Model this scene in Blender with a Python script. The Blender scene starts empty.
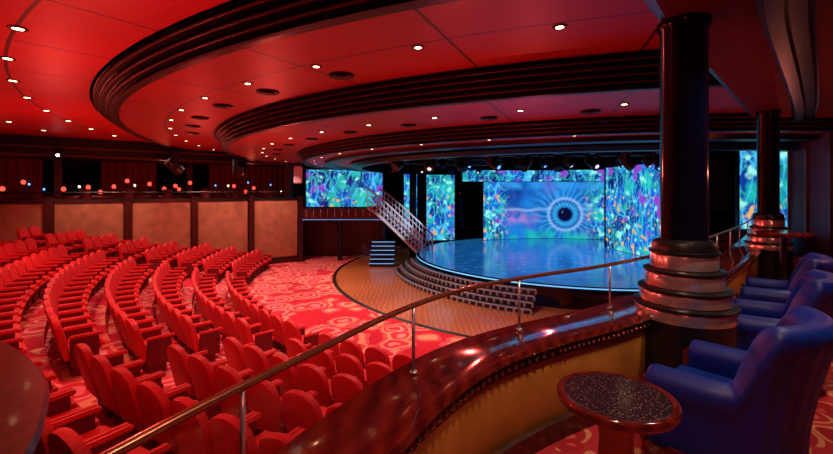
import bpy, bmesh, math, random
from mathutils import Vector, Matrix, noise
random.seed(4)
S=bpy.context.scene
S.view_settings.view_transform='Standard'
S.view_settings.look='None'
CX,CY=7.1,19.8      # centre of the round stage
FL=-1.6             # gallery floor
# ---------------------------------------------------------------- materials
def mat(name,col,rough=.5,metal=0,em=None,es=0,coat=0,bump=None,spec=None):
    m=bpy.data.materials.new(name); m.use_nodes=True
    nt=m.node_tree; b=nt.nodes['Principled BSDF']
    b.inputs['Base Color'].default_value=(*col,1); b.inputs['Roughness'].default_value=rough
    b.inputs['Metallic'].default_value=metal
    if spec is not None: b.inputs['Specular IOR Level'].default_value=spec
    if coat: b.inputs['Coat Weight'].default_value=coat; b.inputs['Coat Roughness'].default_value=.08
    if em: b.inputs['Emission Color'].default_value=(*em,1); b.inputs['Emission Strength'].default_value=es
    tc=nt.nodes.new('ShaderNodeTexCoord'); n=nt.nodes.new('ShaderNodeTexNoise')
    n.inputs['Scale'].default_value=bump or 12
    nt.links.new(tc.outputs['Object'],n.inputs['Vector'])
    r=nt.nodes.new('ShaderNodeValToRGB')
    r.color_ramp.elements[0].position=.3; r.color_ramp.elements[1].position=.7
    r.color_ramp.elements[0].color=(*[c*.8 for c in col],1); r.color_ramp.elements[1].color=(*[min(1,c*1.15) for c in col],1)
    nt.links.new(n.outputs['Fac'],r.inputs[0]); nt.links.new(r.outputs[0],b.inputs['Base Color'])
    return m
def ramp_set(r,stops,interp='LINEAR'):
    cr=r.color_ramp; cr.interpolation=interp
    while len(cr.elements)<len(stops): cr.elements.new(.5)
    for e,(p,c) in zip(cr.elements,stops): e.position=p; e.color=(*c,1)
def wood(name,c1,c2,rough=.15,scale=3,coat=.6):
    m=bpy.data.materials.new(name); m.use_nodes=True; nt=m.node_tree; b=nt.nodes['Principled BSDF']
    tc=nt.nodes.new('ShaderNodeTexCoord'); mp=nt.nodes.new('ShaderNodeMapping'); mp.inputs['Scale'].default_value=(1,1,6)
    w=nt.nodes.new('ShaderNodeTexWave'); w.inputs['Scale'].default_value=scale; w.inputs['Distortion'].default_value=6; w.inputs['Detail'].default_value=3
    r=nt.nodes.new('ShaderNodeValToRGB'); ramp_set(r,[(0,c1),(1,c2)])
    nt.links.new(tc.outputs['Object'],mp.inputs[0]); nt.links.new(mp.outputs[0],w.inputs[0])
    nt.links.new(w.outputs['Fac'],r.inputs[0]); nt.links.new(r.outputs[0],b.inputs['Base Color'])
    b.inputs['Roughness'].default_value=rough; b.inputs['Coat Weight'].default_value=coat; b.inputs['Coat Roughness'].default_value=.06
    return m
def carpet(name,scale,stops):
    m=bpy.data.materials.new(name); m.use_nodes=True; nt=m.node_tree; b=nt.nodes['Principled BSDF']; b.inputs['Roughness'].default_value=.9
    L=nt.links.new
    tc=nt.nodes.new('ShaderNodeTexCoord'); mp=nt.nodes.new('ShaderNodeMapping'); mp.inputs['Scale'].default_value=(1,1,.02); L(tc.outputs['Object'],mp.inputs[0])
    n=nt.nodes.new('ShaderNodeTexNoise'); n.inputs['Scale'].default_value=scale*1.3; n.inputs['Detail'].default_value=1.5
    mx=nt.nodes.new('ShaderNodeMixRGB'); mx.blend_type='ADD'; mx.inputs[0].default_value=.55/scale
    L(mp.outputs[0],n.inputs['Vector']); L(mp.outputs[0],mx.inputs[1]); L(n.outputs['Color'],mx.inputs[2])
    v=nt.nodes.new('ShaderNodeTexVoronoi'); v.inputs['Scale'].default_value=scale; L(mx.outputs[0],v.inputs['Vector'])
    sc=nt.nodes.new('ShaderNodeSeparateColor'); L(v.outputs['Color'],sc.inputs[0])
    a=nt.nodes.new('ShaderNodeMath'); a.operation='MULTIPLY_ADD'; a.inputs[1].default_value=.55; L(sc.outputs[0],a.inputs[0]); L(v.outputs['Distance'],a.inputs[2])
    r=nt.nodes.new('ShaderNodeValToRGB'); ramp_set(r,stops,'CONSTANT')
    L(a.outputs[0],r.inputs[0]); L(r.outputs[0],b.inputs['Base Color'])
    return m
def ceiling_mat(name,col,dark,nrad,rstep):
    m=bpy.data.materials.new(name); m.use_nodes=True; nt=m.node_tree; b=nt.nodes['Principled BSDF']; b.inputs['Roughness'].default_value=.45
    L=nt.links.new
    def M(op,a=None,bv=None):
        n=nt.nodes.new('ShaderNodeMath'); n.operation=op
        for i,x in enumerate((a,bv)):
            if x is None: continue
            if isinstance(x,(int,float)): n.inputs[i].default_value=x
            else: L(x,n.inputs[i])
        return n.outputs[0]
    tc=nt.nodes.new('ShaderNodeTexCoord'); s=nt.nodes.new('ShaderNodeSeparateXYZ'); L(tc.outputs['Object'],s.inputs[0])
    x=M('SUBTRACT',s.outputs[0],CX); y=M('SUBTRACT',s.outputs[1],CY)
    ang=M('ARCTAN2',y,x); r=M('SQRT',M('ADD',M('MULTIPLY',x,x),M('MULTIPLY',y,y)))
    fa=M('FRACT',M('MULTIPLY',ang,nrad/6.28318)); fr=M('FRACT',M('DIVIDE',r,rstep))
    l=M('MAXIMUM',M('LESS_THAN',fa,.018),M('LESS_THAN',fr,.022))
    mx=nt.nodes.new('ShaderNodeMixRGB'); mx.inputs[1].default_value=(*col,1); mx.inputs[2].default_value=(*dark,1)
    L(l,mx.inputs[0]); L(mx.outputs[0],b.inputs['Base Color'])
    return m
M_red=mat('seat_velvet_red',(.66,.022,.03),.55,bump=60)
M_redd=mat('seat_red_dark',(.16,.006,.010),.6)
M_drk=mat('black_metal',(.008,.008,.01),.35)
M_blk=mat('black_paint',(.004,.004,.006),.8,spec=.1)
M_gloss=mat('column_gloss_navy',(.0015,.002,.014),.12,spec=.3)
M_band=mat('soffit_black',(.006,.003,.004),.35,spec=.3)
M_band2=mat('soffit_brown',(.12,.018,.013),.4,spec=.25)
M_gceil=mat('gallery_ceiling_brown',(.13,.014,.010),.7,spec=.08,bump=3)
M_ledge=wood('ledge_mahogany',(.085,.006,.005),(.18,.016,.010),.12)
M_wooddark=wood('dark_wood',(.03,.006,.004),(.07,.013,.008),.3,coat=.2)
M_tan=mat('tan_panel',(.42,.20,.10),.6,bump=3)
M_orange=mat('tan_leather',(.50,.19,.035),.45,bump=5)
M_brass=mat('brass',(.7,.42,.2),.25,1)
M_copper=mat('rose_chrome',(.74,.56,.54),.2,.75)
M_steel=mat('steel',(.7,.72,.78),.25,.8)
M_silver=mat('painted_silver',(.80,.84,.92),.35,.1)
M_blue=mat('velvet_blue',(.002,.016,.27),.5,bump=30)
M_blue.node_tree.nodes['Principled BSDF'].inputs['Sheen Weight'].default_value=.35
M_blue.node_tree.nodes['Principled BSDF'].inputs['Sheen Tint'].default_value=(.0,.12,1,1)
M_purp=mat('velvet_plum',(.14,.008,.035),.6)
M_curt=mat('curtain_red',(.20,.008,.010),.7)
M_wallr=mat('wall_maroon',(.07,.010,.010),.5)
M_warm=mat('lamp_warm',(1,.8,.5),.5,em=(1,.62,.3),es=12)
M_white=mat('lamp_white',(1,1,1),.5,em=(1,.95,.9),es=12)
M_cyan=mat('led_strip_cyan',(.2,.7,1),.5,em=(.12,.5,1),es=1.3)
M_redlamp=mat('lamp_red',(1,.1,.05),.5,em=(1,.05,.03),es=3)
M_bluelamp=mat('lamp_blue',(.1,.3,1),.5,em=(.1,.3,1),es=3)
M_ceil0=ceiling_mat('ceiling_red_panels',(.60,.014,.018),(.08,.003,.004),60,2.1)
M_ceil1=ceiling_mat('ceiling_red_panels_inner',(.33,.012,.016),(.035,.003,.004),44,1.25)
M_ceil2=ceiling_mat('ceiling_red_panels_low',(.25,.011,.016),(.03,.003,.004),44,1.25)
M_carpet=carpet('carpet_floral',1.25,[(0,(.92,.50,.32)),(.12,(.80,.10,.12)),(.26,(.92,.30,.34)),(.38,(.74,.03,.06)),(.52,(.95,.42,.42)),(.62,(.76,.05,.08)),(.74,(.92,.48,.28)),(.84,(.80,.14,.18)),(.96,(.66,.02,.05))])
M_carpet2=carpet('carpet_gallery',4.0,[(0,(.8,.35,.15)),(.14,(.6,.03,.04)),(.36,(.75,.10,.10)),(.50,(.45,.01,.02)),(.70,(.75,.28,.14)),(.80,(.55,.02,.04))])
M_parq=wood('parquet',(.50,.16,.05),(.72,.27,.10),.3,2,.2)
# stage floor; blue stage lighting and reflections painted in as emission
M_stage=bpy.data.materials.new('stage_floor_painted_glow'); M_stage.use_nodes=True
nt=M_stage.node_tree; b=nt.nodes['Principled BSDF']
tc=nt.nodes.new('ShaderNodeTexCoord'); v=nt.nodes.new('ShaderNodeTexVoronoi'); v.inputs['Scale'].default_value=2.2
r=nt.nodes.new('ShaderNodeValToRGB'); ramp_set(r,[(0,(.2,.7,.95)),(.12,(.014,.15,.38)),(1,(.006,.075,.25))])
nt.links.new(tc.outputs['Object'],v.inputs[0]); nt.links.new(v.outputs['Distance'],r.inputs[0]); nt.links.new(r.outputs[0],b.inputs['Base Color'])
b.inputs['Roughness'].default_value=.14; b.inputs['Specular IOR Level'].default_value=.7
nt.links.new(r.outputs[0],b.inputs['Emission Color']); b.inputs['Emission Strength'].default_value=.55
# speckled table top
M_top=bpy.data.materials.new('speckled_stone_top'); M_top.use_nodes=True
nt=M_top.node_tree; b=nt.nodes['Principled BSDF']; tc=nt.nodes.new('ShaderNodeTexCoord'); v=nt.nodes.new('ShaderNodeTexVoronoi'); v.inputs['Scale'].default_value=75
r=nt.nodes.new('ShaderNodeValToRGB'); ramp_set(r,[(0,(.45,.30,.28)),(.18,(.18,.11,.11)),(.32,(.02,.015,.02))])
nt.links.new(tc.outputs['Object'],v.inputs[0]); nt.links.new(v.outputs['Distance'],r.inputs[0]); nt.links.new(r.outputs[0],b.inputs['Base Color']); b.inputs['Roughness'].default_value=.15
# glass
M_glass=bpy.data.materials.new('glass'); M_glass.use_nodes=True
nt=M_glass.node_tree; nt.nodes.clear(); o=nt.nodes.new('ShaderNodeOutputMaterial'); t=nt.nodes.new('ShaderNodeBsdfTransparent'); g=nt.nodes.new('ShaderNodeBsdfGlossy'); g.inputs['Roughness'].default_value=.03
mx=nt.nodes.new('ShaderNodeMixShader'); mx.inputs[0].default_value=.05
nt.links.new(t.outputs[0],mx.inputs[1]); nt.links.new(g.outputs[0],mx.inputs[2]); nt.links.new(mx.outputs[0],o.inputs[0])
# led
def ledmat(name,es):
    m=bpy.data.materials.new(name); m.use_nodes=True; nt=m.node_tree; b=nt.nodes['Principled BSDF']
    a=nt.nodes.new('ShaderNodeVertexColor'); a.layer_name='img'
    b.inputs['Base Color'].default_value=(.01,.01,.01,1); b.inputs['Roughness'].default_value=.6
    nt.links.new(a.outputs[0],b.inputs['Emission Color']); b.inputs['Emission Strength'].default_value=es
    return m
M_led=ledmat('led_video',1.15)
# ---------------------------------------------------------------- mesh helpers
def link(o,parent=None):
    S.collection.objects.link(o)
    if parent: o.parent=parent
    return o
def mesh(name,vs,fs,mats,parent=None,smooth=False,mi=None):
    me=bpy.data.meshes.new(name); me.from_pydata([tuple(v) for v in vs],[],fs); me.update()
    if not isinstance(mats,(list,tuple)): mats=[mats]
    for m in mats: me.materials.append(m)
    if mi: me.polygons.foreach_set('material_index',mi)
    if smooth: me.polygons.foreach_set('use_smooth',[True]*len(fs))
    bm=bmesh.new(); bm.from_mesh(me); bmesh.ops.recalc_face_normals(bm,faces=bm.faces); bm.to_mesh(me); bm.free()
    return link(bpy.data.objects.new(name,me),parent)
def empty(name,loc=(0,0,0),rz=0):
    e=bpy.data.objects.new(name,None); e.location=loc; e.rotation_euler=(0,0,rz); e.empty_display_size=.1
    return link(e)
class B:
    """collects many primitive parts in one mesh"""
    def __init__(s): s.v=[];s.f=[];s.m=[]
    def add(s,vs,fs,mi=0):
        o=len(s.v); s.v+= [tuple(v) for v in vs]; s.f+=[tuple(i+o for i in f) for f in fs]; s.m+=[mi]*len(fs)
    def box(s,c,sz,mi=0,M=None,rz=0,bev=0):
        bm=bmesh.new(); bmesh.ops.create_cube(bm,size=1); 
        bmesh.ops.scale(bm,vec=sz,verts=bm.verts)
        if bev: bmesh.ops.bevel(bm,geom=bm.edges[:],offset=bev,segments=2,affect='EDGES')
        T=Matrix.Translation(c)@Matrix.Rotation(rz,4,'Z')
        if M is not None: T=M@T
        bm.verts.index_update()
        s.add([T@v.co for v in bm.verts],[[v.index for v in f.verts] for f in bm.faces],mi); bm.free()
    def cyl(s,p0,p1,r,mi=0,n=10,r2=None):
        p0=Vector(p0);p1=Vector(p1);d=(p1-p0).normalized(); a=d.orthogonal().normalized(); c=d.cross(a); r2=r if r2 is None else r2
        vs=[];
        for p,rr in((p0,r),(p1,r2)):
            for i in range(n):
                t=2*math.pi*i/n; vs.append(p+a*math.cos(t)*rr+c*math.sin(t)*rr)
        fs=[(i,(i+1)%n,n+(i+1)%n,n+i) for i in range(n)]+[tuple(range(n)),tuple(range(n,2*n))]
        s.add(vs,fs,mi)
    def tube(s,pts,r,mi=0,n=8):
        pts=[Vector(p) for p in pts]; vs=[];fs=[]
        for k,p in enumerate(pts):
            d=(pts[min(k+1,len(pts)-1)]-pts[max(k-1,0)]).normalized()
            a=d.cross(Vector((0,0,1))); a=a.normalized() if a.length>1e-3 else Vector((1,0,0)); c=a.cross(d)
            for i in range(n):
                t=2*math.pi*i/n; vs.append(p+a*math.cos(t)*r+c*math.sin(t)*r)
        for k in range(len(pts)-1):
            for i in range(n): fs.append((k*n+i,k*n+(i+1)%n,(k+1)*n+(i+1)%n,(k+1)*n+i))
        fs+= [tuple(range(n)),tuple(range(len(vs)-n,len(vs)))]
        s.add(vs,fs,mi)
    def lathe(s,prof,c=(0,0),n=40,mi=0,a0=0,a1=360):
        full=abs(a1-a0)>=360; m=n if full else n+1; vs=[];fs=[];k=len(prof)
        for i in range(m):
            t=math.radians(a0+(a1-a0)*i/n)
            for r,z in prof: vs.append((c[0]+r*math.cos(t),c[1]+r*math.sin(t),z))
        for i in range(n):
            j=(i+1)%m
            for q in range(k-1): fs.append((i*k+q,j*k+q,j*k+q+1,i*k+q+1))
        s.add(vs,fs,mi)
    def sphere(s,c,r,mi=0,n=6,sz=1):
        vs=[];fs=[]
        for i in range(n+1):
            p=math.pi*i/n
            for j in range(n*2):
                t=math.pi*j/n; vs.append((c[0]+r*math.sin(p)*math.cos(t),c[1]+r*math.sin(p)*math.sin(t),c[2]+r*sz*math.cos(p)))
        w=n*2
        for i in range(n):
            for j in range(w): fs.append((i*w+j,i*w+(j+1)%w,(i+1)*w+(j+1)%w,(i+1)*w+j))
        s.add(vs,fs,mi)
    def out(s,name,mats,parent=None,smooth=False):
        return mesh(name,s.v,s.f,mats,parent,smooth,s.m)
def polar(r,a): return (CX+r*math.cos(math.radians(a)),CY+r*math.sin(math.radians(a)))
def prism(name,poly,z0,z1,m,parent=None):
    n=len(poly); vs=[(x,y,z0) for x,y in poly]+[(x,y,z1) for x,y in poly]
    fs=[tuple(range(n)),tuple(range(n,2*n))]+[(i,(i+1)%n,n+(i+1)%n,n+i) for i in range(n)]
    return mesh(name,vs,fs,m,parent)
def autosmooth(o):
    me=o.data; me.polygons.foreach_set('use_smooth',[True]*len(me.polygons))
    try: me.set_sharp_from_angle(angle=math.radians(35))
    except Exception: pass
# ---------------------------------------------------------------- paths
def crom(pts,k=8):
    P=[Vector(p) for p in pts]; P=[2*P[0]-P[1]]+P+[2*P[-1]-P[-2]]; out=[]
    for i in range(1,len(P)-2):
        for j in range(k):
            t=j/k; a,b_,c,d=P[i-1],P[i],P[i+1],P[i+2]
            out.append(.5*((2*b_)+(c-a)*t+(2*a-5*b_+4*c-d)*t*t+(3*b_-a-3*c+d)*t**3))
    out.append(P[-2]); return out
gal=crom([(-.95,-1.7),(-.80,-.4),(-.5,.73),(-.11,1.51),(.16,1.98),(.47,2.35),(.91,2.68),(1.61,3.10),(2.45,3.75),(3.6,4.85),(5.4,6.65),(7.2,8.6),(9.3,11.0)])
def offs(path,o):
    r=[]
    for i,p in enumerate(path):
        d=(path[min(i+1,len(path)-1)]-path[max(i-1,0)]).normalized(); r.append(Vector((p.x-d.y*o,p.y+d.x*o)))
    return r
def sweep(bd,path,sec,mi=0,closed=True):
    rows=[[ (q.x,q.y,z) for q in offs(path,o)] for o,z in sec]; n=len(path); k=len(sec); vs=[];fs=[]
    for row in rows: vs+=row
    for a in range(k if closed else k-1):
        b_=(a+1)%k
        for i in range(n-1): fs.append((a*n+i,a*n+i+1,b_*n+i+1,b_*n+i))
    if closed: fs+=[tuple(a*n for a in range(k)),tuple(a*n+n-1 for a in range(k))]
    bd.add(vs,fs,mi)
# ================================================================ FLOORS
prism('floor',[(-26,-6),(24,-6),(24,32),(-26,32)],-3.95,-3.77,M_blk)
bd=B(); bd.lathe([(7.0,-3.745),(10.7,-3.745)],(CX,CY),96,0); bd.lathe([(10.7,-3.735),(10.85,-3.735)],(CX,CY),96,1); bd.out('dance_floor_parquet',[M_parq,M_brass])
prof=[(10.85,-3.74),(13.6,-3.74)]; z=-3.74; NR=8; R0=14.25; DR=.95; RISE=.215
rows=[]
for i in range(NR):
    r0=R0+i*DR; rows.append((r0,z)); prof+=[(r0+.40,z),(r0+.40,z+RISE)]; z+=RISE
prof+=[(26,z)]
bd=B(); bd.lathe(prof,(CX,CY),140,0,130,300); bd.out('floor_seating_tiers',[M_carpet])
# ================================================================ STAGE
st=empty('stage',(0,0,0))
bd=B(); bd.lathe([(0,-3.0),(6.98,-3.0)],(CX,CY),96,0); bd.out('stage_top',[M_stage],st)
bd=B(); bd.lathe([(6.98,-3.0),(7.1,-3.0),(7.1,-3.1),(7.02,-3.12),(7.02,-3.74)],(CX,CY),96,0); bd.out('stage_riser',[M_blk],st)
bd=B(); bd.lathe([(7.105,-3.02),(7.105,-3.06)],(CX,CY),96,0); bd.out('stage_edge_light',[M_cyan],st)
bd=B()
for k in range(4):
    r_=7.12+.24*(k+1); zt=-3.0-.148*(k+1); bd.lathe([(7.1,zt),(r_,zt),(r_,zt-.148)],(CX,CY),40,0,183,243); bd.lathe([(r_-.05,zt+.006),(r_+.006,zt+.006),(r_+.006,zt-.035)],(CX,CY),40,1,183,243)
for k in range(34):
    a=183+60*k/33
    for q in range(4):
        x0,y0=polar(7.125+.24*(q+1),a); zt=-3.0-.148*(q+1); bd.box((x0,y0,zt-.075),(.06,.06,.13),1)
bd.out('stage_steps',[M_drk,mat('step_nosing',(.45,.52,.65),.3,.3)],st)
# ================================================================ LED SCREENS
def fbm(x,y,s,o=3): return noise.fractal(Vector((x*s,y*s,s*3.1)),1.0,2.1,o)
def mix(a,b_,t): t=max(0,min(1,t)); return [a[i]*(1-t)+b_[i]*t for i in range(3)]
def ridge(x,z,s,k=5.): return 1-abs(noise.noise(Vector((x*s,z*s,k)))*2.6)
def tree_img(x,zz):
    n1=fbm(x,zz,.7,2); n2=fbm(x+7,zz,1.5,2); n3=fbm(x+3,zz-8,3.0,2)
    c=mix((.002,.012,.16),(.008,.10,.62),.5+n1*1.2)
    c=mix(c,(.01,.42,.40),(n2-.02)*1.8)
    rd=ridge(x*1.4+n1*.7,zz*.55,1.6)
    if rd>.78: c=mix(c,(.08,.55,1.0),(rd-.78)*4.5)
    r2=ridge(x*1.5+20,zz*.9+n1,3.2)
    if r2>.74: c=mix(c,(.03,.62,.55),(r2-.74)*3.5)
    if n3>.30: c=mix(c,(.30,.85,.75),(n3-.30)*3)
    if n3<-.38 and zz<-.3: c=mix(c,(.75,.42,.12),(-.38-n3)*5)
    if n2<-.42: c=mix(c,(.25,.05,.55),(-.42-n2)*4)
    return c
def eye_img(x,zz):
    dx,dz=(x-9.15),(zz+1.5); d=math.hypot(dx,dz)*1.5; a=math.atan2(dz,dx)
    n1=fbm(x,zz,.45); n2=fbm(x+9,zz,1.4)
    c=mix((.003,.025,.24),(.01,.17,.62),.5+n1)
    c=mix(c,(.16,.05,.50),(fbm(x+30,zz,.5)-.05)*1.2)
    c=mix(c,(.75,.22,.55),(n2+.25)*1.0*math.exp(-((zz+1.7)/.30)**2)*max(0,min(1,(8.0-x)/2)))
    c=mix(c,(.55,.7,1),math.exp(-((zz+1.2+.25*n1)/.08)**2)*.4)
    ray=.5+.5*math.sin(a*26+n1*7+3*n2)
    c=mix(c,(.03,.35,.80),ray*math.exp(-((d-1.9)/1.2)**2)*.7)
    c=mix(c,(.30,.55,.95),math.exp(-((d-1.45)/.16)**2)*.65)
    c=mix(c,(.004,.05,.34),max(0,1-(d/1.4)**8)) 
    c=mix(c,(.04,.50,.85),math.exp(-((d-.92)/.22)**2)*(.25+.75*ray))
    if d<.62: c=(.0,.002,.03)
    if .18<math.hypot(dx+.12,dz-.14)*1.5+.1<.20: c=(.4,.7,1)
    if zz<-2.3: c=mix(c,(.01,.45,.45),(n2+.45)*(-2.3-zz)*2.2)
    e=min(x-4.0,11.9-x)
    if e<1.8: c=mix(c,tree_img(x,zz),min(1,(1.8-e)*1.2))
    if zz>-.1: c=mix(c,(.03,.28,.72),(.4+n2)*min(1,(zz+.1)*3))
    return c
def screen(name,p0,p1,z0,z1,fn,bul=0,res=.06,lean=0):
    p0=Vector(p0);p1=Vector(p1);L=(p1-p0).length; d=(p1-p0)/L; nn=Vector((d.y,-d.x)); nx=max(2,int(L/res)); nz=int((z1-z0)/res)
    vs=[];fs=[];col=[]
    for j in range(nz+1):
        for i in range(nx+1):
            u=i/nx; q=p0+d*L*u-nn*bul*(1-(2*u-1)**2); zz=z0+(z1-z0)*j/nz
            q=q+nn*lean*(j/nz)
            vs.append((q.x,q.y,zz)); c=fn(q.x if fn is eye_img else L*u+p0.x+p0.y,zz); col.append((*[max(0,k) for k in c],1))
    for j in range(nz):
        for i in range(nx): a=j*(nx+1)+i; fs.append((a,a+1,a+nx+2,a+nx+1))
    me=bpy.data.meshes.new(name); me.from_pydata(vs,[],fs); me.materials.append(M_led)
    at=me.color_attributes.new('img','FLOAT_COLOR','POINT')
    at.data.foreach_set('color',[k for c in col for k in c])
    e=empty(name); o=link(bpy.data.objects.new('video_panel',me),e)
    b2=B()
    for i in range(8):
        def P(u): return p0+d*L*u-nn*(bul*(1-(2*u-1)**2)+.06)
        a,b_=P(i/8),P((i+1)/8); b2.add([(a.x,a.y,z0-.03),(b_.x,b_.y,z0-.03),(b_.x,b_.y,z1+.03),(a.x,a.y,z1+.03)],[(0,1,2,3)])
    for u in (0,1):
        q=p0+d*L*u; b2.box((q.x,q.y,(z0+z1)/2),(.06,.12,z1-z0+.06),rz=math.atan2(d.y,d.x))
    b2.out('screen_frame',[M_drk],e); return e
screen('led_backdrop_screen',(3.95,25.0),(11.9,25.0),-2.98,.60,eye_img,1.0,.035)
screen('led_header_screen',(2.6,24.0),(11.9,22.6),.50,1.14,tree_img,1.2,.045)
screen('led_side_screen',(9.9,22.0),(10.35,16.9),-2.98,1.15,tree_img,0,.04)
screen('led_side_screen',(.55,24.8),(2.3,25.2),-2.98,.9,tree_img,0,.04)
screen('led_side_screen',(-.75,24.0),(.05,24.2),-2.1,.9,tree_img,0,.04)
screen('led_box_screen',(-6.3,23.9),(-1.9,23.9),-.95,1.15,tree_img,0,.04)
screen('led_side_screen',(10.7,14.0),(12.4,14.0),-1.3,2.0,tree_img,0,.04)
b2=B(); b2.box((9.6,14.2,.35),(1.9,.12,2.1),0,bev=.03); b2.box((9.6,14.13,.35),(1.7,.02,1.9),1); b2.box((9.6,14.25,-1.6),(.15,.12,2),0); b2.box((9.6,14.25,1.6),(.15,.12,.8),0); b2.out('projection_screen',[M_drk,mat('screen_dark',(.012,.014,.025),.4)])
# ================================================================ WALLS
prism('wall_back',[(-12,28.2),(24,28.2),(24,28.5),(-12,28.5)],-3.9,3.6,M_blk)
prism('wall_left_stage',[(-7.2,22.9),(-6.9,22.9),(-6.9,28.3),(-7.2,28.3)],-3.9,3.6,M_wallr)
dx,dy=.796,.605; A=Vector((-14,16)); D=Vector((dx,dy)); N=Vector((dy,-dx))
ang=math.atan2(dy,dx); LP=2.48
def Wp(s,o=0): q=A+D*s+N*o; return (q.x,q.y)
def wbox(bd,s0,s1,o0,o1,z0,z1,mi=0,bev=0):
    x,y=Wp((s0+s1)/2,(o0+o1)/2); bd.box((x,y,(z0+z1)/2),(s1-s0,abs(o1-o0),z1-z0),mi,rz=ang,bev=bev)
bd=B(); wbox(bd,-8,9.95,-.3,-.05,-3.9,-.42,0)
for k in range(-3,5):
    s=k*LP; wbox(bd,s-.13,s+.13,-.06,.12,-3.7,-.40,0,.01); 
    wbox(bd,s-.16,s+.16,-.1,.16,-.40,-.30,2,.01)
    if k<4:
        wbox(bd,s+.15,s+LP-.15,-.06,.03,-3.4,-.52,1,.015)
        wbox(bd,s+.13,s+LP-.13,-.06,.07,-.52,-.38,2,.01)
bd.out('wall_left',[M_wooddark,M_tan,M_drk])
bd=B(); wbox(bd,-9,10.3,-.55,-.1,1.3,2.4,0); wbox(bd,-9,10.3,-.12,-.04,1.3,1.36,1); wbox(bd,-9,10.3,-.12,-.06,1.62,1.68,1); bd.out('trim_left_soffit',[M_band,M_band2])
bd=B(); wbox(bd,-9,10,-6,-.3,-1.45,-1.35,0); bd.out('floor_bar',[M_carpet2])
bd=B(); wbox(bd,-9,14,-6,-.5,1.45,1.55,0); bd.out('ceiling_bar',[M_wallr])
for s0,s1 in ((-9,-.6),(1.6,4.0),(6.6,12)):
    vs=[];fs=[];n=int((s1-s0)*16)
    for i in range(n+1):
        s=s0+(s1-s0)*i/n; o=-5.3+.09*math.sin(i*1.15)+.04*math.sin(i*.37); x,y=Wp(s,o); vs+=[(x,y,-1.34),(x,y,1.44)]
    for i in range(n): fs.append((2*i,2*i+2,2*i+3,2*i+1))
    mesh('stage_curtain',vs,fs,M_curt,smooth=True)
bd=B(); wbox(bd,-9,14,-6.1,-5.8,-1.5,1.6,0)
for k in range(9): wbox(bd,-4+k*1.9,-3.7+k*1.9,-5.8,-5.6,-1.4,1.5,1)
bd.out('wall_bar_back',[M_blk,M_wooddark])
bd=B()
for k in range(30):
    s=-4+k*.47+random.uniform(-.15,.15); x,y=Wp(s,-1.9-random.random()*1.6); h=random.uniform(-.12,.42)
    mi=random.choice([0,0,0,1,2,0]); r_=.04 if mi else .085
    bd.sphere((x,y,h),r_,mi,5,1.2); bd.cyl((x,y,h-.08),(x,y,-1.34),.012,3,5); bd.lathe([(0,h-.08),(.10,h-.09),(.10,h-.11)],(x,y),8,3)
bd.out('bar_lanterns',[M_redlamp,M_warm,M_bluelamp,M_drk])
for k in range(9):
    e=B(); s=-3.4+k*1.5; x,y=Wp(s,-1.0-.3*(k%2))
    for a in range(4):
        t=a*math.pi/2+.7; e.cyl((x+.22*math.cos(t),y+.22*math.sin(t),-1.35),(x+.15*math.cos(t),y+.15*math.sin(t),-.52),.018,0,6)
    e.lathe([(0,-.52),(.22,-.52),(.23,-.46),(.2,-.43),(0,-.42)],(x,y),16,1)
    e.lathe([(.20,-.43),(.22,-.43),(.22,.02),(.19,.04),(.18,-.43)],(x,y),14,1,160,350)
    e.out('bar_stool',[M_drk,M_redd])
bd=B(); wbox(bd,-2,6,-4.6,-4.0,-1.35,-.35,0,.02); wbox(bd,-2.1,6.1,-4.7,-3.9,-.35,-.28,1,.01); bd.out('bar_counter',[M_wooddark,M_ledge])
bd=B(); x0,y0=Wp(-8,.0);x1,y1=Wp(9.9,.0); bd.cyl((x0,y0,-.10),(x1,y1,-.10),.03,0,8)
for k in range(-6,21):
    x,y=Wp(k*.49,0); bd.cyl((x,y,-.4),(x,y,-.1),.012,0,5)
bd.out('wall_top_rail',[M_drk])
# ================================================================ CEILING
def annulus(name,r0,r1,z,m,a0=135,a1=345):
    bd=B(); bd.lathe([(r0,z),(r1,z)],(CX,CY),160,0,a0,a1); o=bd.out(name,[m]); return o
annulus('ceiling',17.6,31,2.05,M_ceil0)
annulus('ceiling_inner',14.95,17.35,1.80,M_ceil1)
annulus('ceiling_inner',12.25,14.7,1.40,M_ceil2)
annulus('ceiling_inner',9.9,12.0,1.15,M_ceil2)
prism('ceiling_stage_void',[(-12,8.5),(24,8.5),(24,28.6),(-12,28.6)],3.3,3.5,M_blk)
def band(name,r,z0,z1,nf,w=.3):
    prof=[(r+w,z1)]; 
    for k in range(nf):
        a=z1-(z1-z0)*k/nf; c=z1-(z1-z0)*(k+1)/nf; h=(a-c); rr=r+w*(1-(k+.5)/nf)
        prof+=[(rr,a),(rr-.0,a-h*.2),(rr-.035,a-h*.35),(rr-.035,a-h*.8),(rr,a-h*.9)]
    prof+=[(r,z0),(r-.10,z0)]
    bd=B(); bd.lathe(prof,(CX,CY),170,0,135,345)
    for k in range(1,nf):
        c=z1-(z1-z0)*k/nf; rr=r+w*(1-(k+.0)/nf); bd.lathe([(rr+.02,c+.012),(rr+.03,c),(rr+.02,c-.006)],(CX,CY),170,1,135,345)
    bd.out(name,[M_band,M_band2])
band('trim_1',17.35,1.76,2.05,4,.42)
band('trim_2',14.7,1.36,1.80,5,.28)
band('trim_3',12.0,1.10,1.40,4,.28)
bd=B(); bd.lathe([(9.9,1.15),(10.1,1.05),(9.9,.95),(9.6,.95),(9.6,3.3)],(CX,CY),150,0,135,345); bd.out('trim_4',[M_band])
bd=B(); bd.lathe([(11.2,1.15),(11.15,1.05),(10.9,1.03),(10.85,1.15)],(CX,CY),150,0,135,345); bd.out('trim_5',[M_band])
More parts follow.
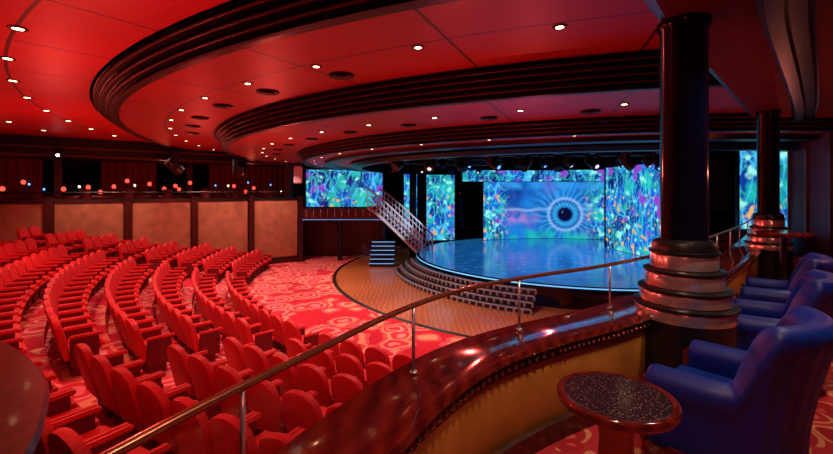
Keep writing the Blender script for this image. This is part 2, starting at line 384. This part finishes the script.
# gallery soffit (right) : steps following the gallery edge
sp=crom([(.35,-1.5),(.42,1.2),(1.0,2.45),(1.40,2.95),(2.1,3.75),(3.8,5.5),(5.6,7.4),(7.6,9.7),(9.0,11.5)],8)
bd=B()
sec=[(0,1.9),(0,1.62),(-.05,1.60),(-.05,1.52),(-.11,1.5),(-.11,1.43),(-.17,1.41),(-.17,1.34),(-.22,1.32)]
sweep(bd,sp,sec,0,False)
sweep(bd,sp,[(-.22,1.32),(-.75,1.32)],1,False)
sweep(bd,sp,[(-.75,1.32),(-.80,1.22),(-.90,1.22),(-.92,1.27),(-1.02,1.27),(-1.04,1.32),(-1.06,1.31)],0,False)
inner=offs(sp,-1.06); k=len(inner); vs=[(p.x,p.y,1.31) for p in inner]+[(p.x+9,p.y-3,1.31) for p in inner]
bd.add(vs,[(i,i+1,k+i+1,k+i) for i in range(k-1)],1)
bd.out('ceiling_gallery',[M_band,M_gceil])
# downlights
def lights(name,L,m=M_warm,r=.045):
    bd=B()
    for x,y,z in L:
        bd.lathe([(0,z-.012),(r,z-.012),(r,z+.0)],(x,y),12,0); bd.lathe([(r,z-.012),(r*1.7,z-.016),(r*1.8,z)],(x,y),12,1)
    bd.out(name,[m,M_band2])
def pol(r,z,a0,a1,st): 
    out=[];a=a0
    while a<=a1: x,y=polar(r,a); out.append((x,y,z)); a+=st
    return out
L0=pol(18.9,2.05,176,262,5.4)+pol(20.6,2.05,179,250,5.4)+pol(22.3,2.05,182,240,5.4)
L0=[p for p in L0 if (Vector(p[:2])-A).dot(N)>.6]
L1=pol(16.15,1.80,172,300,6.0); L2=pol(13.5,1.40,170,300,7); L3=pol(11.6,1.15,170,300,9)
lights('ceiling_downlights',L0,r=.06); lights('ceiling_downlights',L1,r=.045); lights('ceiling_downlights',L2,r=.045); lights('ceiling_downlights',L3,r=.04)
for a in (205,211,217,224,231,238):
    x,y=polar(15.6,a); bd=B(); z=1.80
    for q in range(3): bd.lathe([(.20-.06*q,z),(.20-.06*q,z-.03),(.17-.06*q,z-.02),(.165-.06*q,z)],(x,y),24,0)
    bd.out('ceiling_air_vent',[M_drk])
for a in (196,204,212,220,228,236,244,252):
    x,y=polar(13.0,a); bd=B(); z=1.40
    for q in range(3): bd.lathe([(.17-.05*q,z),(.17-.05*q,z-.03),(.14-.05*q,z-.02),(.135-.05*q,z)],(x,y),20,0)
    bd.out('ceiling_air_vent',[M_drk])
# ================================================================ SEATS
def seat_template():
    bd=B()
    pts=[]; w=.25
    pts+=[(-w,.28),(w,.28),(w+.01,.7)]
    for i in range(7):
        t=math.pi*i/6; pts.append((w*math.cos(t)*1.0,.80+.16*math.sin(t)))
    pts.append((-w-.01,.7))
    n=len(pts)
    def ring(y,sc): return [(x*sc,y-.22*(zz-.3)-.22, .62+(zz-.62)*sc) for x,zz in pts]
    rs=[ring(-.055,.86),ring(-.045,.97),ring(.0,1.0),ring(.04,.97),ring(.055,.84)]
    vs=[p for r_ in rs for p in r_]; fs=[]
    for k in range(4):
        for i in range(n): fs.append((k*n+i,k*n+(i+1)%n,(k+1)*n+(i+1)%n,(k+1)*n+i))
    fs+=[tuple(range(n)),tuple(range(4*n,5*n))]
    bd.add(vs,fs,0)
    bd.box((0,.02,.43),(.46,.46,.13),0,bev=.04)
    for sx in (-.27,.27):
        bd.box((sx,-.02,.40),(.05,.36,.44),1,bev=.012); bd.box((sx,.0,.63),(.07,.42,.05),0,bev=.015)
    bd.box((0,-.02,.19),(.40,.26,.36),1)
    return bd
T=seat_template()
go=offs(gal,.36)
pp=crom([(-6.0,4.6),(-4.3,3.5),(-3.0,2.8),(-2.2,2.1),(-1.75,1.1),(-1.7,-1.5)],6)
def in_gallery(x,y):
    m=1e9
    for p,q in zip(gal,go):
        v_=Vector((x,y))-q; dd=v_.length
        if dd<m: m=dd; s_=v_.dot(q-p)
    return s_<0 or m<.6
def near_part(x,y): return min((Vector((x,y))-q).length for q in pp)<.65
for i,(r,z) in enumerate(rows):
    bd=B(); st_=math.degrees(.60/r); a=158+ (i%2)*st_*.5
    while a<268:
        aisle = 196<a<196+math.degrees(1.1/r) or 228<a<228+math.degrees(1.1/r)
        x,y=polar(r,a); ok=(Vector((x,y))-A).dot(N)>.75 and not in_gallery(x,y) and not near_part(x,y)
        if x<-1.0 and y<3.2 and x>-5: ok=False
        if not aisle and ok and y>-2:
            R=Matrix.Translation((x,y,z+.003))@Matrix.Rotation(math.radians(a+90),4,'Z')
            o=len(bd.v); bd.v+=[tuple(R@Vector(v_)) for v_ in T.v]; bd.f+=[tuple(k+o for k in f) for f in T.f]; bd.m+=T.m
        a+=st_
    if bd.v:
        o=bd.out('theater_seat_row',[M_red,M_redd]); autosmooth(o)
# ================================================================ GALLERY
k=len(gal)
vs=[(p.x,p.y,FL) for p in offs(gal,.15)]+[(p.x+9,p.y-4,FL) for p in gal]
vs+= [(v_[0],v_[1],FL-.2) for v_ in vs]
fs=[(i,i+1,k+i+1,k+i) for i in range(k-1)]+[(2*k+i,2*k+i+1,3*k+i+1,3*k+i) for i in range(k-1)]
mesh('floor_gallery',vs,fs,M_carpet2)
par=empty('balcony_parapet')
bd=B(); sweep(bd,gal,[(-.01,-1.0),(-.03,-.975),(-.01,-.95),(.10,-.945),(.12,-.955),(.30,-.955),(.36,-.95),(.385,-.975),(.36,-1.0)],0)
sweep(bd,gal,[(.0,-1.0),(.0,-1.055),(.36,-1.055),(.36,-1.0)],1)
o=bd.out('ledge_top',[M_ledge,M_wooddark],par); autosmooth(o)
bd=B(); sweep(bd,gal,[(.05,-1.05),(.02,-1.12),(.03,-1.35),(.05,-1.5),(.08,-1.61),(.2,-1.61),(.2,-1.05)],0); sweep(bd,gal,[(.02,-1.47),(.0,-1.48),(.0,-1.6),(.1,-1.6)],1,True)
o=bd.out('inner_upholstered_face',[M_orange,M_wooddark],par); autosmooth(o)
bd=B(); sweep(bd,gal,[(.22,-1.05),(.34,-1.05),(.34,-3.9),(.22,-3.9)],0); bd.out('outer_face',[M_wooddark],par)
bd=B()
for i in range(len(gal)-1):
    a,b_=gal[i],gal[i+1]; L=(b_-a).length; m=max(1,int(L/.042))
    for j in range(m):
        q=a.lerp(b_,j/m); d=(b_-a).normalized(); q=Vector((q.x+d.y*.012,q.y-d.x*.012)); bd.sphere((q.x,q.y,-1.022),.013,0,4)
bd.out('stud_trim',[M_brass],par)
gr=empty('glass_guard_rail')
rp=offs(gal,.26)
bd=B(); bd.tube([(p.x,p.y,-.60) for p in rp],.014,0,10); o=bd.out('handrail',[mat('handrail_bronze',(.42,.14,.08),.22,.7)],gr,True)
bd=B(); sweep(bd,gal,[(.255,-.945),(.265,-.945),(.265,-.64),(.255,-.64)],0); bd.out('glass_panes',[M_glass],gr)
bd=B()
dist=0; nxt=.74
for i in range(1,len(rp)):
    dist+=(rp[i]-rp[i-1]).length
    if dist>nxt: bd.cyl((rp[i].x,rp[i].y,-.95),(rp[i].x,rp[i].y,-.60),.009,0,8); bd.cyl((rp[i].x,rp[i].y,-.95),(rp[i].x,rp[i].y,-.94),.02,0,12); nxt=dist+.98
bd.out('rail_posts',[M_steel],gr,True)
bd=B(); sweep(bd,pp,[(-.25,-1.2),(-.27,-1.17),(-.25,-1.14),(.25,-1.14),(.27,-1.17),(.25,-1.2)],1); sweep(bd,pp,[(-.2,-1.2),(-.2,-3.9),(.2,-3.9),(.2,-1.2)],1)
o=bd.out('aisle_partition_wall',[M_ledge,M_wooddark]); autosmooth(o)
# columns
def column(x,y,rs,ztop,name='column'):
    e=empty(name,(x,y,0)); b1=B()
    b1.lathe([(rs,-.40),(rs,ztop-.08),(rs*1.12,ztop-.06),(rs*1.12,ztop)],n=48); b1.out('shaft',[M_gloss],e,True)
    p=[(rs*1.02,-.38),(rs*1.3,-.40),(rs*1.38,-.43),(rs*1.38,-.47),(rs*1.30,-.48)]
    b1=B()
    tiers=[(1.42,-.49,-.61),(1.66,-.635,-.75),(1.90,-.775,-.87),(2.12,-.895,-.99)]
    b1.lathe(p,n=48,mi=1)
    for q,za,zb in tiers:
        R=rs*q; b1.lathe([(R-.03,za),(R-.004,za-.005),(R,za-.015),(R,zb+.01),(R-.01,zb)],n=48,mi=0)
        b1.lathe([(R-.09,za+.03),(R-.02,za+.028),(R+.012,za+.018),(R+.012,za+.002),(R-.03,za)],n=48,mi=1)
        b1.lathe([(R-.02,zb),(R-.02,zb-.04)],n=48,mi=1)
    b1.lathe([(rs*2.1,-.98),(rs*2.1,FL)],n=48,mi=1)
    o=b1.out('tiered_base',[M_copper,M_drk],e); autosmooth(o)
column(2.10,3.30,.163,1.33); column(5.92,7.07,.15,1.33)
bd=B(); bd.cyl((2.75,26.3,-3.7),(2.75,26.3,3.28),.28,0,24); bd.out('column',[M_gloss],None,True)
bd=B(); bd.cyl((-.2,23.6,-3.7),(-.2,23.6,3.28),.2,0,24); bd.out('column',[M_gloss],None,True)
# right wall
prism('wall_right',[(6.0,4.9),(6.3,4.7),(9.9,10.6),(9.6,10.8)],FL-.2,1.4,M_wallr)
bd=B()
for k in range(5):
    t=k/4; x=6.05+(9.65-6.05)*t-.03; y=4.95+(10.8-4.95)*t; bd.box((x,y,-.15),(.12,.12,2.9),0,rz=1.0,bev=.01)
bd.out('trim_wall_right',[M_wooddark])
# ================================================================ TABLE
tb=empty('cocktail_table',(.96,2.02,0))
bd=B(); bd.lathe([(0,-.985),(.235,-.985)],n=56,mi=0); bd.out('stone_top',[M_top],tb)
bd=B(); bd.lathe([(.235,-.984),(.250,-.978),(.266,-.985),(.272,-1.0),(.268,-1.02),(.25,-1.03),(.20,-1.045),(0,-1.045)],n=56); bd.out('rim',[M_ledge],tb,True)
bd=B(); bd.lathe([(.0,-1.04),(.10,-1.05),(.085,-1.1),(.075,-1.2),(.09,-1.42),(.12,-1.5),(.18,-1.56),(.21,-1.585),(.21,FL),(0,FL)],n=40); bd.out('pedestal',[M_orange],tb,True)
# ================================================================ CHAIRS
def chair(x,y,rz,m=M_blue,name='velvet_armchair',sc=1.0):
    e=empty(name,(x,y,FL),rz); e.scale=(sc,sc,sc)
    n=64; vs=[];fs=[]
    for i in range(n+1):
        u=-1+2*i/n; 
        a=u*math.radians(118)
        cx=.325*math.sin(a); cy=-.30*math.cos(a)
        if abs(a)>math.pi/2:
            cx=.325*math.copysign(1,a); cy=(abs(a)-math.pi/2)*.62
        au=abs(u); tt=max(0,min(1,(.58-au)/.20)); tt=tt*tt*(3-2*tt)
        top=.62+.35*tt - .03*max(0,au-.6); roll=.085+.01*(1-tt); lean=.07*tt
        nx_,ny_=(math.sin(a),-math.cos(a)) if abs(a)<=math.pi/2 else (math.copysign(1,a),0)
        endf=1 if au<.97 else .8
        loop=[(-.055,.14),(-.06,.35),(-.055,top-.16),(-roll,top-.07),(-.06,top-.01),(0,top+.015),(.06,top-.01),(roll+.01,top-.07),(.065,top-.16),(.055,.4),(.06,.20),(.05,.14)]
        for q,(o_,zz) in enumerate(loop):
            f=max(0,(zz-.35))/.6*lean*1.6
            # vertical channel tufting on the outside of the back
            ch=.006*math.cos(u*60)*tt if q>6 else 0
            vs.append((cx+nx_*(o_*endf+f+ch),cy+ny_*(o_*endf+f+ch),.14+(zz-.14)*(1 if endf==1 else .985)))
    k=12
    for i in range(n):
        for q in range(k): fs.append((i*k+q,i*k+(q+1)%k,(i+1)*k+(q+1)%k,(i+1)*k+q))
    fs+=[tuple(range(k)),tuple(range(n*k,n*k+k))]
    o=mesh('back_and_arms',vs,fs,m,e,True); 
    sb=o.modifiers.new('s','SUBSURF'); sb.levels=sb.render_levels=1
    bm=bmesh.new(); bmesh.ops.create_cube(bm,size=1); bmesh.ops.scale(bm,vec=(.55,.62,.17),verts=bm.verts); bmesh.ops.bevel(bm,geom=bm.edges[:],offset=.06,segments=4,affect='EDGES')
    for v_ in bm.verts:
        if v_.co.z>0: v_.co.z+=.025*(1-(v_.co.x/.3)**2)
    me=bpy.data.meshes.new('seat_cushion'); bm.to_mesh(me); bm.free(); me.materials.append(m); me.polygons.foreach_set('use_smooth',[True]*len(me.polygons))
    c=bpy.data.objects.new('seat_cushion',me); c.location=(0,.06,.36); link(c,e)
    b1=B(); b1.box((0,.04,.24),(.60,.60,.12),0,bev=.03); b1.out('seat_deck',[m],e)
    b1=B(); P=[]
    for i in range(41):
        a=-math.pi+2*math.pi*i/40; P.append((.40*math.sin(a),(-.37*math.cos(a) if abs(a)<math.pi/2 else min(.38,-.45*math.cos(a)))))
    n2=40
    vs=[(p[0],p[1],.07) for p in P[:n2]]+[(p[0]*1.02,p[1]*1.02,.19) for p in P[:n2]]
    fs=[(i,(i+1)%n2,n2+(i+1)%n2,n2+i) for i in range(n2)]+[tuple(range(n2)),tuple(range(n2,2*n2))]
    b1.add(vs,fs,0)
    for sx in(-.27,.27):
        for sy in(-.22,.27): b1.cyl((sx,sy,.0),(sx,sy,.08),.022,0,10,.03)
    for sx in(-.325,.325): b1.box((sx,.315,.34),(.09,.03,.40),0,bev=.012)
    b1.out('wood_plinth',[M_ledge],e)
    return e
chair(1.78,2.42,math.radians(38),M_blue,sc=.97)
chair(2.98,3.55,math.radians(48),M_blue,sc=.95)
chair(3.85,4.50,math.radians(48),M_blue,sc=.95)
chair(5.75,5.75,math.radians(70),M_purp)
e=empty('bar_table',(4.85,5.55,FL)); bd=B(); bd.lathe([(0,1.05),(.28,1.05),(.30,1.03),(.28,1.0),(0,1.0)],n=30); bd.out('top',[M_ledge],e)
bd=B(); bd.lathe([(.04,1.0),(.035,.5),(.04,.06),(.2,.03),(.22,0)],n=20); bd.out('pedestal',[M_drk],e,True)
# ================================================================ SIDE BOX + STAIR
bx=empty('side_stage_box')
bd=B(); bd.box((-4.1,23.0,-1.5),(4.9,1.9,.25),0,bev=.03); bd.box((-4.1,22.02,-1.25),(4.9,.06,.5),0); bd.box((-4.1,22.0,-.98),(5.0,.14,.07),1,bev=.02)
for k in range(14): bd.cyl((-6.5+k*.37,21.96,-1.4),(-6.5+k*.37,21.96,-1.0),.018,2,6)
bd.box((-4.1,21.97,-1.55),(4.8,.03,.04),3)
bd.out('box_front',[M_wooddark,M_drk,M_steel,mat('led_strip_dim',(.1,.3,.5),.5,em=(.06,.25,.6),es=.7)],bx)
bd=B(); 
for sx in(-6.4,-4.1,-1.8): bd.cyl((sx,22.5,-3.8),(sx,22.5,-1.6),.14,0,16)
bd.box((-4.2,24.0,-2.6),(4.8,.1,2.2),1); bd.out('box_supports',[M_drk,M_wallr],bx)
ss=empty('curved_stage_staircase')
bd=B(); NS=15; P0=[];P1=[]
for i in range(NS+1):
    t=i/NS; zz=-.85-2.3*t
    x=-2.3+2.8*t**.85; y=22.3-1.6*math.sin(t*math.pi/2)
    P0.append(Vector((x-.25,y-.45,zz))); P1.append(Vector((x+.3,y+.5,zz)))
for i in range(NS):
    a,b_,c,d=P0[i],P1[i],P1[i+1],P0[i+1]; zt=a.z
    bd.add([(a.x,a.y,zt),(b_.x,b_.y,zt),(c.x,c.y,zt),(d.x,d.y,zt),(a.x,a.y,zt-.05),(b_.x,b_.y,zt-.05),(c.x,c.y,zt-.05),(d.x,d.y,zt-.05)],[(0,1,2,3),(4,5,6,7),(0,1,5,4),(2,3,7,6),(1,2,6,5),(0,3,7,4)],0)
for P in(P0,P1):
    bd.tube([p+Vector((0,0,.9)) for p in P],.04,1); bd.tube([p+Vector((0,0,.6)) for p in P],.02,1,6);bd.tube([p+Vector((0,0,.3)) for p in P],.02,1,6); bd.tube([p+Vector((0,0,-.08)) for p in P],.07,1)
    for i,p in enumerate(P): bd.cyl(p+Vector((0,0,-.1)),p+Vector((0,0,.9)),.02,1,6)
bd.cyl((P0[-1].x,P0[-1].y,-3.74),(P0[-1].x,P0[-1].y,-2.2),.04,1); bd.cyl((P1[-1].x,P1[-1].y,-3.74),(P1[-1].x,P1[-1].y,-2.2),.04,1)
bd.out('stair_frame',[mat('stair_tread',(.35,.38,.45),.4),M_silver],ss)
bd=B()
for k in range(6): bd.box((-1.7,21.8-.25*k,-3.74+.09*(6-k)),(1.2,.25,.18*(6-k)),0); bd.box((-1.7,21.67-.25*k,-3.74+.18*(6-k)-.02),(1.2,.02,.02),1)
bd.out('stage_side_steps',[M_drk,M_cyan])
# ================================================================ RIGGING
M_tr=mat('truss_aluminium',(.12,.12,.15),.35,.7)
def truss(name,p0,p1,s=.28,n=14):
    p0=Vector(p0);p1=Vector(p1); d=(p1-p0).normalized(); a=d.cross(Vector((0,0,1))).normalized()*s/2; u=Vector((0,0,s/2)); C=[a+u,a-u,-a-u,-a+u]; bd=B()
    for c in C: bd.cyl(p0+c,p1+c,.022,0,6)
    for i in range(n):
        q=p0.lerp(p1,i/n); q2=p0.lerp(p1,(i+1)/n)
        for j in range(4): bd.cyl(q+C[j],q2+C[(j+1)%4],.011,0,5)
    for t in(.1,.9):
        q=p0.lerp(p1,t); bd.cyl(q,(q.x,q.y,3.29),.012,0,5)
    bd.out(name,[M_tr])
truss('lighting_truss',(-1,14.5,1.45),(9.5,13.2,1.45),.3,30); truss('lighting_truss',(0,19,1.65),(13,18,1.65),.3,34); truss('lighting_truss',(-1.5,20.8,1.45),(4.5,22.4,1.45),.28,20)
def movinglight(x,y,z,tilt,rz,on=None,top=.3,sc=1.):
    e=empty('stage_spotlight',(x,y,z),rz); e.scale=(sc,)*3; b1=B()
    b1.box((0,0,.26),(.26,.2,.1),0,bev=.02); b1.box((-.15,0,.08),(.03,.1,.32),0,bev=.01); b1.box((.15,0,.08),(.03,.1,.32),0,bev=.01); b1.cyl((0,0,.3),(0,0,.3+top),.025,0,8)
    b1.out('yoke',[M_drk],e)
    b1=B(); d=Vector((0,-math.cos(tilt),-math.sin(tilt))); b1.cyl(-d*.18,d*.08,.10,0,14,.12); b1.cyl(d*.08,d*.2,.125,0,14,.12)
    b1.cyl(d*.2,d*.205,.05,1,14); b1.out('lamp_head',[M_drk,on or M_drk],e,False)
M_dimw=mat('lamp_dim_white',(1,1,1),.5,em=(.8,.85,1),es=1.2)
for i,t in enumerate([.04,.14,.24,.34,.44,.54,.64,.74,.84,.94]):
    movinglight(-1+10.5*t,14.5-1.3*t,.90,.6+.2*(i%3),.5*(i%4)-.7,[None,M_dimw,None,M_bluelamp,None][i%5],.3,1.35)
for i in range(11): movinglight(1.2+1.1*i,18.9-.08*i,1.2,.9,.4*(i%3),[None,M_bluelamp,M_dimw][i%3],.3,1.1)
for i in range(4): movinglight(-1.2+1.5*i,20.9+.4*i,1.05,.8,.4*(i%3)-.6,[None,M_dimw][i%2],.3)
for s,z_ in ((4.0,1.0),(6.6,.95)):
    x,y=Wp(s,1.2); movinglight(x,y,z_,.7,.6*s,None,.3,1.8)
x,y=Wp(.3,.5); movinglight(x,y,1.35,.3,.6,M_white,.3,1.0)
bd=B(); bd.box((-5.9,20.9,.75),(.42,.3,.85),0,rz=.3,bev=.05); bd.cyl((-5.9,20.9,1.1),(-5.9,20.9,1.5),.03,1); bd.out('hanging_loudspeaker',[mat('speaker_white',(.7,.6,.65),.5),M_drk])
# ================================================================ LIGHTS
def pt(n,loc,e,c,r=0):
    l=bpy.data.lights.new(n,'POINT'); l.energy=e; l.color=c; l.shadow_soft_size=r; o=bpy.data.objects.new(n,l); o.location=loc; link(o)
def spot(n,loc,tgt,e,c,ang=60,r=.05,bl=.6):
    l=bpy.data.lights.new(n,'SPOT'); l.energy=e; l.color=c; l.shadow_soft_size=r; l.spot_size=math.radians(ang); l.spot_blend=bl
    o=bpy.data.objects.new(n,l); o.location=loc; o.rotation_euler=(Vector(tgt)-Vector(loc)).to_track_quat('-Z','Y').to_euler(); link(o)
RED=(1,.10,.08); PINK=(1,.44,.38)
for i,(x,y,e_) in enumerate([(-9.5,11,105),(-5,6.5,100),(-8,15.5,60),(-4,11.5,85),(-2.6,3.6,60),(.6,6.2,60)]): pt('red_fill_light_%d'%i,(x,y,-.1),e_,RED)  # added red points without fixtures, brightening the ceiling from below
pt('red_fill_light_near',(.5,.2,.6),16,RED)  # added red fill beside the camera, no fixture
pt('red_fill_light_mid',(2.5,9.0,-.8),80,RED)  # added red fill hanging unseen over the main floor
for i,(r,a) in enumerate([(16,186),(16,206),(16,224),(18.9,192),(18.9,214),(13.5,180),(13.5,200),(13.5,220),(13.5,238)]):
    x,y=polar(r,a); z={16:1.76,18.9:2.0,13.5:1.36}[r]; spot('downlight_spot_%d'%i,(x,y,z),(x,y,-3),320 if r>14 else 480,PINK,120,.04,.8)
for i,a in enumerate((192,212,232)):
    x,y=polar(11.5,a); spot('dance_floor_fill_%d'%i,(x,y,1.1),(*polar(9.6,a),-3.7),420,(1,.62,.4),70,.05,.6)  # warm fill spots added to brighten the parquet
for i,(x,y) in enumerate([(.75,1.5),(2.4,2.5),(4.4,4.4)]): spot('gallery_warm_fill_%d'%i,(x,y,1.27),(x,y+.3,-2),(80,95,80)[i],(1,.70,.48),120,.04,.7)  # added warm fill for the parapet face and gallery, no fixtures
pt('gallery_red_fill',(5.0,4.2,.0),14,(1,.25,.15)); pt('gallery_red_fill_far',(6.6,7.6,.3),10,(1,.2,.12))  # red fill added to lift the gallery soffit and right wall
for i,(x,y) in enumerate([(4,17),(8,16),(6,21),(10,19)]): spot('stage_blue_%d'%i,(x,y,2.4),(x,y,-3),480,(.06,.36,1),90,.1,.6)
spot('stair_fill_spot',(-.5,17.5,1.2),(-.9,21.5,-1.8),650,(.75,.85,1),32,.05,.5)  # added blue-white fill so the staircase reads silver under the red
for i,(x,y) in enumerate([Wp(-2,-2),Wp(4,-2.5),Wp(8,-2)]): pt('bar_light_%d'%i,(x,y,.6),14,(1,.15,.08))
for i,s in enumerate([1.2,3.7,6.2,8.6]):
    x,y=Wp(s,1.4); spot('panel_wash_%d'%i,(x,y,1.5),(*Wp(s,-.1),-1.6),110,(1,.6,.42),75,.05,.8)
w=bpy.data.worlds.new('world'); S.world=w; w.use_nodes=True; w.node_tree.nodes['Background'].inputs[0].default_value=(.25,.03,.05,1); w.node_tree.nodes['Background'].inputs[1].default_value=.25
# ================================================================ CAMERA
c=bpy.data.cameras.new('camera'); c.sensor_width=36; c.lens=420/833*36; c.shift_y=-37/833; c.clip_start=.05
o=bpy.data.objects.new('camera',c); o.rotation_euler=(math.pi/2,0,0); link(o); S.camera=o
